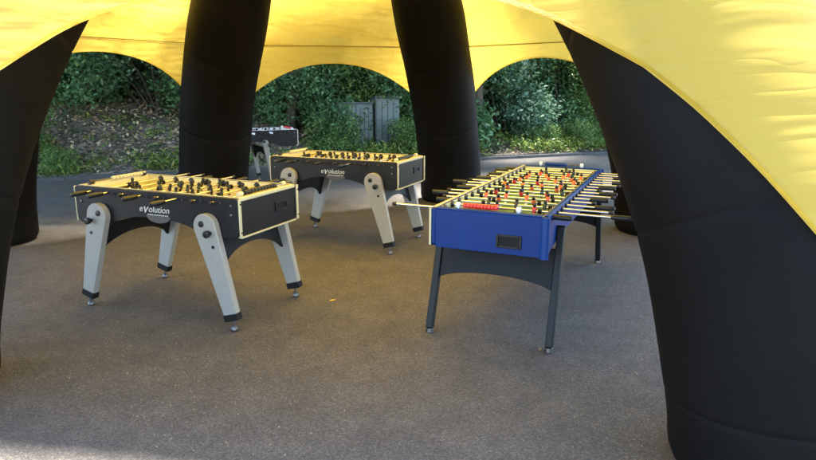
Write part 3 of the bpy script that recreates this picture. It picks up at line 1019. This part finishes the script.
        for x in np.linspace(W + 0.003, -0.003, 21):
            pts.append((x, 0.335 + 0.075 * math.sqrt(max(0, 1 - ((x - W / 2) / (W / 2 + 0.02)) ** 2))))
        slp = (ty - fy) / (tz - fz)
        n = len(pts)
        vs = [(x, Y(fy + (z - fz) * slp - 0.011), z) for x, z in pts] + [(x, Y(fy + (z - fz) * slp + 0.011), z) for x, z in pts]
        fs = [tuple(range(n)), tuple(range(n, 2 * n))] + [(i, (i + 1) % n, (i + 1) % n + n, i + n) for i in range(n)]
        mb = MB(); mb.add(vs, fs)
        mb.build('apron', M['apron'], root, bevel=0.002)
    return root
tC = blue_table()

# ------------------------------------------------------------------ metal cabinets on the bank
def at_px(u, v, y):
    X, Y = u - 408, v - 230
    c, s_ = math.cos(-CAM_ROLL), math.sin(-CAM_ROLL)
    X, Y = c * X - s_ * Y, s_ * X + c * Y
    a, b2 = X / 626.62, -Y / 626.62
    r = (a, math.cos(CAM_PITCH) + b2 * math.sin(CAM_PITCH), -math.sin(CAM_PITCH) + b2 * math.cos(CAM_PITCH))
    t = y / r[1]
    return (r[0] * t, y, CAM_H + r[2] * t)

def cabinet(s0, n0, w, d, z0, h, slats):
    x, y = sn(s0, n0)
    root = empty('metal_cabinet', (x, y, 0), math.atan2(KD[1], KD[0]))
    MB().box(0, w, 0, d, z0, z0 + h).build('body', M['sheet'], root, bevel=0.006)
    MB().box(-0.02, w + 0.02, -0.03, d + 0.02, z0 + h + 0.001, z0 + h + 0.04).build('lid', M['sheet_dk'], root, bevel=0.006)
    nd = slats
    for i in range(nd):
        a, b2 = w * i / nd + 0.012, w * (i + 1) / nd - 0.012
        dr = MB().box(a, b2, -0.016, -0.001, z0 + 0.06, z0 + h - 0.04).build('door', M['sheet'], root, bevel=0.004)
        rb = MB()
        for j in range(1, 4):
            xx = a + (b2 - a) * j / 4
            rb.box(xx - 0.008, xx + 0.008, -0.024, -0.0165, z0 + 0.1, z0 + h - 0.08)
        rb.build('rib', M['sheet_dk'], dr, bevel=0.003)
        MB().box(b2 - 0.06, b2 - 0.035, -0.04, -0.0165, z0 + h * 0.5, z0 + h * 0.5 + 0.11).build('handle', M['sheet_dk'], dr, bevel=0.004)
    MB().box(w * 0.0 - 0.012, w * 0.0 + 0.02, -0.03, 0.0, z0, z0 + h).build('corner_post', M['sheet_dk'], root)
    return root
c1 = cabinet(3.93, 1.05, 0.80, 0.5, 0.08, 1.12, 2)
tag(c1, 'lower grey green metal cabinet half hidden by leaves on the bank', 'cabinet', 'metal cabinets on the bank')
c2 = cabinet(4.77, 1.0, 0.56, 0.55, 0.08, 1.25, 1)
tag(c2, 'taller grey green metal cabinet at the right end of the pair on the bank', 'cabinet', 'metal cabinets on the bank')

# ------------------------------------------------------------------ foliage
def leaves_mesh(name, centres, per, spread_, size, mat, aspect=0.45, up=0.5, seed=0):
    g_ = np.random.default_rng(seed)
    n = len(centres) * per
    C = np.repeat(centres, per, axis=0) + g_.normal(0, 1, (n, 3)) * spread_
    nrm = g_.normal(0, 1, (n, 3)); nrm[:, 2] = np.abs(nrm[:, 2]) + up
    nrm /= np.linalg.norm(nrm, axis=1)[:, None]
    d = g_.normal(0, 1, (n, 3)); d[:, 2] -= 0.35
    d -= nrm * (d * nrm).sum(1)[:, None]
    d /= np.linalg.norm(d, axis=1)[:, None]
    sdv = np.cross(nrm, d)
    L_ = size * g_.uniform(0.6, 1.35, n)[:, None]
    Wd = L_ * aspect
    fold = nrm * L_ * 0.12
    V = np.stack([C - d * L_ * .5, C + sdv * Wd * .5 - d * L_ * .05 + fold, C + d * L_ * .5, C - sdv * Wd * .5 - d * L_ * .05 + fold], 1).reshape(-1, 3)
    me = bpy.data.meshes.new(name)
    me.vertices.add(len(V)); me.vertices.foreach_set('co', V.astype(np.float32).ravel())
    me.loops.add(n * 4); me.loops.foreach_set('vertex_index', np.arange(n * 4, dtype=np.int32))
    me.polygons.add(n)
    me.polygons.foreach_set('loop_start', np.arange(0, n * 4, 4, dtype=np.int32))
    me.polygons.foreach_set('loop_total', np.full(n, 4, dtype=np.int32))
    me.update(); me.validate()
    me.materials.append(mat)
    return me

def clump_centres(lobes, n, seed):
    g_ = np.random.default_rng(seed)
    w = np.array([l[3] ** 2 for l in lobes]); w /= w.sum()
    idx = g_.choice(len(lobes), n, p=w)
    d = g_.normal(0, 1, (n, 3)); d /= np.linalg.norm(d, axis=1)[:, None]
    r = g_.uniform(0.35, 1.0, n) ** 0.5
    c = np.array([l[:3] for l in lobes])[idx]; R = np.array([l[3] for l in lobes])[idx]
    P = c + d * (R * r)[:, None] * np.array([1, 1, 0.85])
    return P

def shrub_proto(name, seed, w, h, mat, leaf, nclump, per, low=0.15, aspect=0.45):
    r_ = random.Random(seed)
    root = empty(name, (0, 0, 0))
    lobes = []
    for i in range(9):
        a = r_.uniform(0, 2 * PI); rr = w * 0.5 * math.sqrt(r_.random())
        z = low * h + (h * (0.95 - low)) * r_.random()
        lobes.append((rr * math.cos(a), rr * math.sin(a), z, w * r_.uniform(0.2, 0.36)))
    cen = clump_centres(lobes, nclump, seed)
    cen[:, 2] = np.maximum(cen[:, 2], 0.05)
    me = leaves_mesh('crown', cen, per, 0.075 + leaf * 0.6, leaf, mat, aspect, seed=seed + 1)
    link('crown', me, root)
    st = MB()
    for l in lobes:
        p0 = Vector((r_.uniform(-.12, .12), r_.uniform(-.12, .12), -0.1)); p2 = Vector(l[:3])
        p1 = p0.lerp(p2, 0.5) + Vector((r_.uniform(-.1, .1), r_.uniform(-.1, .1), 0.12))
        st.tube([p0, p1, p2], [0.022, 0.014, 0.005], 6)
        for _ in range(5):
            q = p2 + Vector((r_.gauss(0, 1), r_.gauss(0, 1), r_.gauss(0, .8))) * l[3] * 0.6
            st.tube([p1.lerp(p2, r_.uniform(.3, 1)), q], [0.008, 0.003], 5)
    st.build('stem', M['bark'], root)
    return root

SH = [shrub_proto('shrub', 21, 2.0, 2.7, M['leafA'], 0.095, 420, 40),
      shrub_proto('shrub', 22, 1.8, 2.4, M['leafB'], 0.075, 460, 42, low=0.05),
      shrub_proto('shrub', 23, 2.1, 2.5, M['leafC'], 0.105, 400, 38, low=0.1),
      shrub_proto('shrub', 24, 1.6, 1.8, M['leafA'], 0.11, 330, 34, low=0.05),
      shrub_proto('shrub', 25, 1.0, 0.9, M['leafB'], 0.065, 220, 32, low=0.05)]
SL = [
    # s along the kerb, n behind it, kind, scale, turn, label
    (-5.6, 3.2, 0, 1.1, 0.3, 'dark shrub on the bank at the far left behind the left tent leg'),
    (-3.9, 3.0, 2, 1.1, 1.3, 'bluish green shrub on the bank left of the left gap'),
    (-2.3, 3.1, 1, 1.05, 2.6, 'mid green shrub at the left edge of the left gap above the leaf litter'),
    (-1.0, 3.3, 0, 1.1, 4.1, 'dark glossy shrub in the middle of the left gap above the leaf litter'),
    (0.35, 3.1, 2, 1.1, 0.2, 'large leaved bluish shrub at the right of the left gap above the leaf litter'),
    (1.7, 3.1, 0, 1.15, 5.0, 'dark shrub on the bank behind the left black back leg'),
    (2.75, 2.7, 2, 1.0, 2.2, 'bluish green shrub left of the metal cabinets behind the farthest table'),
    (3.7, 2.5, 0, 1.0, 3.3, 'dark shrub leaning over the left side of the metal cabinets'),
    (4.9, 2.6, 1, 1.15, 0.8, 'mid green shrub rising behind the metal cabinets'),
    (6.1, 2.2, 0, 1.05, 1.9, 'dark shrub right of the metal cabinets beside the right back leg'),
    (7.3, 1.9, 3, 1.2, 2.9, 'large leaved dark shrub behind the right black back leg'),
    (8.5, 1.7, 2, 1.0, 4.4, 'bluish green large leaved shrub at the left of the right gap'),
    (9.4, 1.9, 0, 1.0, 0.6, 'dark shrub low beside the bluish one in the right gap'),
    (10.5, 1.9, 1, 1.15, 1.5, 'fine leaved green shrub in the middle of the right gap'),
    (11.7, 1.8, 1, 1.1, 3.9, 'fine leaved green shrub at the right edge of the right gap'),
    (13.0, 1.9, 0, 1.1, 5.5, 'dark shrub hidden behind the large right front leg'),
    (14.6, 2.0, 2, 1.1, 2.4, 'bluish shrub farthest right along the road'),
    (-4.6, 4.7, 1, 1.3, 1.1, 'tall green shrub in the back row at the far left'),
    (-2.9, 4.6, 0, 1.35, 0.4, 'tall dark shrub in the back row left of the left gap'),
    (-1.5, 4.7, 2, 1.3, 2.1, 'tall bluish shrub in the back row at the left gap'),
    (0.1, 4.7, 1, 1.35, 3.1, 'tall mid green shrub in the back row at the left gap'),
    (1.6, 4.6, 2, 1.3, 4.9, 'tall bluish shrub in the back row behind the left back leg'),
    (3.1, 4.4, 1, 1.3, 5.8, 'tall mid green shrub in the back row left of the cabinets'),
    (4.7, 4.2, 0, 1.4, 0.9, 'tall dark shrub in the back row above the cabinets'),
    (6.2, 4.0, 2, 1.3, 1.7, 'tall bluish shrub in the back row right of the cabinets'),
    (7.8, 3.8, 1, 1.3, 3.5, 'tall mid green shrub in the back row behind the right back leg'),
    (9.3, 3.7, 0, 1.4, 4.6, 'tall dark shrub in the back row at the left of the right gap'),
    (10.9, 3.7, 0, 1.35, 2.0, 'tall dark shrub in the back row in the middle of the right gap'),
    (12.4, 3.7, 2, 1.35, 0.1, 'tall bluish shrub in the back row at the right gap'),
    (4.05, 1.75, 3, 0.9, 0.4, 'dark shrub spilling over the top of the lower metal cabinet'),
    (5.3, 1.75, 3, 0.9, 2.0, 'dark shrub spilling over the top of the taller metal cabinet'),
    (-1.95, 1.1, 4, 0.85, 0.5, 'small light green bush low on the bank beside the left front leg'),
    (-1.3, 0.45, 4, 0.45, 2.2, 'tiny yellowish plant just behind the kerb at the left'),
    (5.55, 0.72, 4, 0.8, 3.0, 'small green bush in front of the right end of the cabinets'),
    (3.75, 0.8, 4, 0.8, 1.2, 'small green plant in front of the left end of the cabinets'),
    (10.0, 0.7, 4, 0.7, 4.0, 'small green bush at the roadside in the right gap'),
    (8.9, 0.75, 4, 0.6, 5.2, 'small green bush at the roadside left of the right gap'),
    (11.3, 0.7, 4, 0.75, 0.3, 'small green bush at the roadside at the right of the right gap'),
]
used = set()
for (s_, n_, kind, sc, rz, label) in SL:
    o = SH[kind] if kind not in used else copy_tree(SH[kind])
    used.add(kind)
    x, y = sn(s_, n_)
    o.location = (x, y, bank_h(s_, n_) - 0.05)
    o.rotation_euler = (0, 0, rz)
    o.scale = (sc, sc, sc)
    tag(o, label, 'shrub', 'shrubs along the bank behind the road')

def tree_proto(name, seed, h, w, mat, leaf):
    r_ = random.Random(seed)
    root = empty(name, (0, 0, 0))
    tr = MB()
    pts = [Vector((0, 0, -0.3))]
    for i in range(1, 8):
        pts.append(Vector((r_.uniform(-.12, .12) * i * 0.5, r_.uniform(-.12, .12) * i * .5, h * 0.85 * i / 7)))
    tr.tube(pts, [0.16 * (1 - i / 8.5) for i in range(8)], 9)
    lobes = []
    for i in range(16):
        z = h * r_.uniform(0.22, 0.95)
        wz = w * 0.5 * math.sqrt(max(0.1, 1 - ((z / h - 0.5) / 0.55) ** 2))
        a = r_.uniform(0, 2 * PI)
        p = Vector((wz * math.cos(a) * r_.uniform(.3, 1), wz * math.sin(a) * r_.uniform(.3, 1), z))
        lobes.append((p.x, p.y, p.z, w * r_.uniform(0.16, 0.28)))
        j = min(6, max(1, int(z / h * 7)))
        q = pts[j].lerp(p, 0.5) + Vector((0, 0, 0.2))
        tr.tube([pts[j], q, p], [0.06, 0.035, 0.012], 6)
    tr.build('trunk', M['bark'], root)
    me = leaves_mesh('crown', clump_centres(lobes, 420, seed), 18, 0.2, leaf, mat, seed=seed + 5)
    link('crown', me, root)
    return root
def overhanging_tree(seed, h, clear, w, mat, leaf, lean=1.3):
    r_ = random.Random(seed)
    root = empty('added_shade_tree', (0, 0, 0))
    tr = MB()
    pts = [Vector((r_.uniform(-.1, .1) * i * 0.4, -0.125 * lean * i, -0.3 + h * 0.8 * i / 7)) for i in range(8)]
    tr.tube(pts, [0.13 * (1 - i / 9.5) for i in range(8)], 10)
    lobes = []
    for i in range(22):
        z = clear + (h - clear) * r_.random()
        a = r_.uniform(0, 2 * PI); rr = w * 0.5 * math.sqrt(r_.random())
        p = Vector((rr * math.cos(a), rr * math.sin(a) - lean, z))
        lobes.append((p.x, p.y, p.z, w * r_.uniform(0.13, 0.2)))
        q = pts[min(6, max(4, int(z / h * 7)))]
        tr.tube([q, q.lerp(p, 0.5) + Vector((0, 0, 0.35)), p], [0.05, 0.03, 0.01], 6)
    tr.build('trunk', M['bark'], root)
    link('crown', leaves_mesh('crown', clump_centres(lobes, 620, seed), 20, 0.26, leaf, mat, seed=seed + 5), root)
    return root
OT = overhanging_tree(71, 10.0, 4.6, 6.6, M['leafB'], 0.26)  # dense crowns added above the view to keep sun off the road
for i, (s_, n_, rz, f, lab) in enumerate([(-5.2, 1.6, 0.4, 1.0, 'tall added roadside tree with unseen high crown shading the road at the far left'),
                                          (1.45, 2.5, -0.3, 1.05, 'tall added roadside tree with trunk behind the left black back leg, unseen crown shading the road'),
                                          (3.05, 1.9, 0.5, 1.0, 'tall roadside tree with a thin dark trunk just left of the metal cabinets, unseen crown added to shade the road'),
                                          (7.5, 1.5, -0.2, 1.1, 'tall added roadside tree with trunk behind the right black back leg, unseen crown shading the road'),
                                          (13.4, 1.5, 0.3, 1.05, 'tall added roadside tree with unseen high crown shading the road at the right')]):
    o = OT if i == 0 else copy_tree(OT)
    x, y = sn(s_, n_)
    o.location = (x, y, bank_h(s_, n_) - 0.05)
    o.rotation_euler = (0, 0, math.atan2(KD[1], KD[0]) + rz); o.scale = (f, f, f)
    tag(o, lab, 'tree', 'added trees shading the road')
rt = overhanging_tree(105, 8.0, 5.2, 2.9, M['leafA'], 0.24)  # out of view, added to shade the bright floor beside the right front leg
rt.location = (5.1, 5.2, 0); rt.rotation_euler = (0, 0, -PI / 2)
tag(rt, 'tall narrow added tree, unseen right of the tent, shading the floor by the big right front leg', 'tree')
rt2 = copy_tree(rt)  # unseen, added to tone down the sunlit patch by the right back leg
rt2.location = (5.3, 9.2, 0)
tag(rt2, 'tall narrow added tree, unseen beyond the right back foot of the tent, shading the sunny patch there', 'tree')
lt = overhanging_tree(97, 9.5, 4.8, 7.2, M['leafB'], 0.26, 2.7)  # added so its crown, out of view, shades the road on the left
lt.location = (-6.62, 11.0, 0.1); lt.rotation_euler = (0, 0, math.radians(33))
tag(lt, 'tall leaning added tree with a trunk hidden by the left front tent leg, shading the road at the left', 'tree', 'added trees shading the road')
fg = overhanging_tree(83, 8.2, 5.0, 4.8, M['leafA'], 0.24)  # unseen tree added to hold light back from the foreground asphalt
fg.location = (-2.0, 0.0, 0); fg.rotation_euler = (0, 0, PI / 2)
tag(fg, 'tall added tree, out of view in front of the tent, its crown shading the asphalt before the tables', 'tree')
TP = [tree_proto('broadleaf_tree', 41, 7.0, 4.2, M['leafA'], 0.26), tree_proto('broadleaf_tree', 42, 6.2, 3.8, M['leafB'], 0.22)]
tl = ['tall dark leaved tree rising behind the shrubs on the bank', 'lighter green tree rising behind the shrubs on the bank']
usedt = set()
i = 0
for s_ in np.arange(-9, 19, 2.3):
    for n_ in (5.2, 8.2):
        kd = (i * 3 // 2) % 2
        o = TP[kd] if kd not in usedt else copy_tree(TP[kd])
        usedt.add(kd)
        ss_, n2 = s_ + rng.uniform(-.6, .6) + (1.1 if n_ > 6 else 0), n_ + rng.uniform(-.6, .6)
        x, y = sn(ss_, n2)
        o.location = (x, y, bank_h(ss_, n2) - 0.05)
        o.rotation_euler = (0, 0, rng.uniform(0, 6.28))
        f = rng.uniform(0.85, 1.15); o.scale = (f, f, f)
        tag(o, tl[kd], 'tree', 'dark trees behind the bank' if kd == 0 else 'light trees behind the bank')
        i += 1

# ------------------------------------------------------------------ ground cover on the bank
def scatter_stuff(name, n, fn, size, mat, aspect, up, seed, spread_=0.02, per=1):
    g_ = np.random.default_rng(seed)
    pts = []
    while len(pts) < n:
        p = fn(g_)
        if p is not None: pts.append(p)
    me = leaves_mesh(name, np.array(pts), per, spread_, size, mat, aspect, up, seed)
    o = link(name, me)
    tag(o, kind='stuff')
    return o
def litter_pt(g_):
    s_ = g_.uniform(-6, 14); n_ = 0.17 + g_.uniform(0, 1) ** 0.9 * 4.2
    x, y = sn(s_, n_)
    return (x, y, bank_h(s_, n_) + 0.029)
o = scatter_stuff('leaf_litter', 15000, litter_pt, 0.085, M['litter'], 0.6, 1.4, 61)
o['label'] = 'dry brown leaf litter covering the bank'
def weed_pt(g_):
    s_ = g_.uniform(-6, 14)
    dens = 0.5 + 0.5 * math.sin(s_ * 2.3) * math.sin(s_ * 0.9 + 1)
    right = 1 / (1 + math.exp(-(s_ - 4.5) * 2))
    n_ = 0.17 + abs(g_.normal(0, 0.35 + 0.4 * right)) if g_.random() < 0.75 else 0.2 + g_.uniform(0, 3)
    if g_.random() > dens * (0.45 + 0.55 * right): return None
    x, y = sn(s_, n_)
    return (x, y, bank_h(s_, n_) + g_.uniform(0.02, 0.10 + 0.14 * right))
o = scatter_stuff('weeds', 1900, weed_pt, 0.10, M['grass'], 0.3, 0.2, 62, 0.05, 9)
o['label'] = 'green weeds and grass growing behind the kerb'

# ------------------------------------------------------------------ fallen leaves on the asphalt
def gnd(u, v):
    p0 = Vector((0, 0, CAM_H)); q = Vector(at_px(u, v, 1.0)); d = q - p0
    t = -CAM_H / d.z
    return p0 + d * t
def fallen_leaf(u, v, mat, size, label, rz):
    p = gnd(u, v)
    mb = MB()
    out = [(-.5, 0, .0), (-.3, .14, .05), (0, .2, .09), (.3, .13, .06), (.5, 0, .02), (.3, -.13, .09), (0, -.2, .05), (-.3, -.14, .03)]
    mb.add([(a * size, b2 * size, 0.004 + c * size) for a, b2, c in out] + [(0, 0, 0.004)], [(i, (i + 1) % 8, 8) for i in range(8)])
    o = mb.build('fallen_leaf', mat, smooth=180)
    o.location = (p.x, p.y, 0.001); o.rotation_euler = (0, 0, rz)
    tag(o, label, 'leaf', 'fallen leaves on the asphalt')
fallen_leaf(333, 301, M['yleaf'], 0.055, 'bright yellow fallen leaf on the asphalt between the black and the blue table', 0.4)
fallen_leaf(540, 350, M['bleaf'], 0.04, 'small brown leaf lying beside the right front foot of the blue table', 1.2)

# ------------------------------------------------------------------ loose grit swept over the asphalt
def grit_pt(g_):
    y = 2.0 + g_.uniform(0, 1) ** 1.3 * 5.5
    x = g_.uniform(-0.62, 0.45) * y
    if math.sin(x * 1.9 + 1) * math.sin(y * 1.6 + x) + g_.normal(0, 0.5) < 0.1: return None
    return (x, y, 0.004)
o = scatter_stuff('grit', 2600, grit_pt, 0.008, M['grit'], 0.7, 2.5, 63, 0.0)
o['label'] = 'pale grit and leaf crumbs scattered on the asphalt'
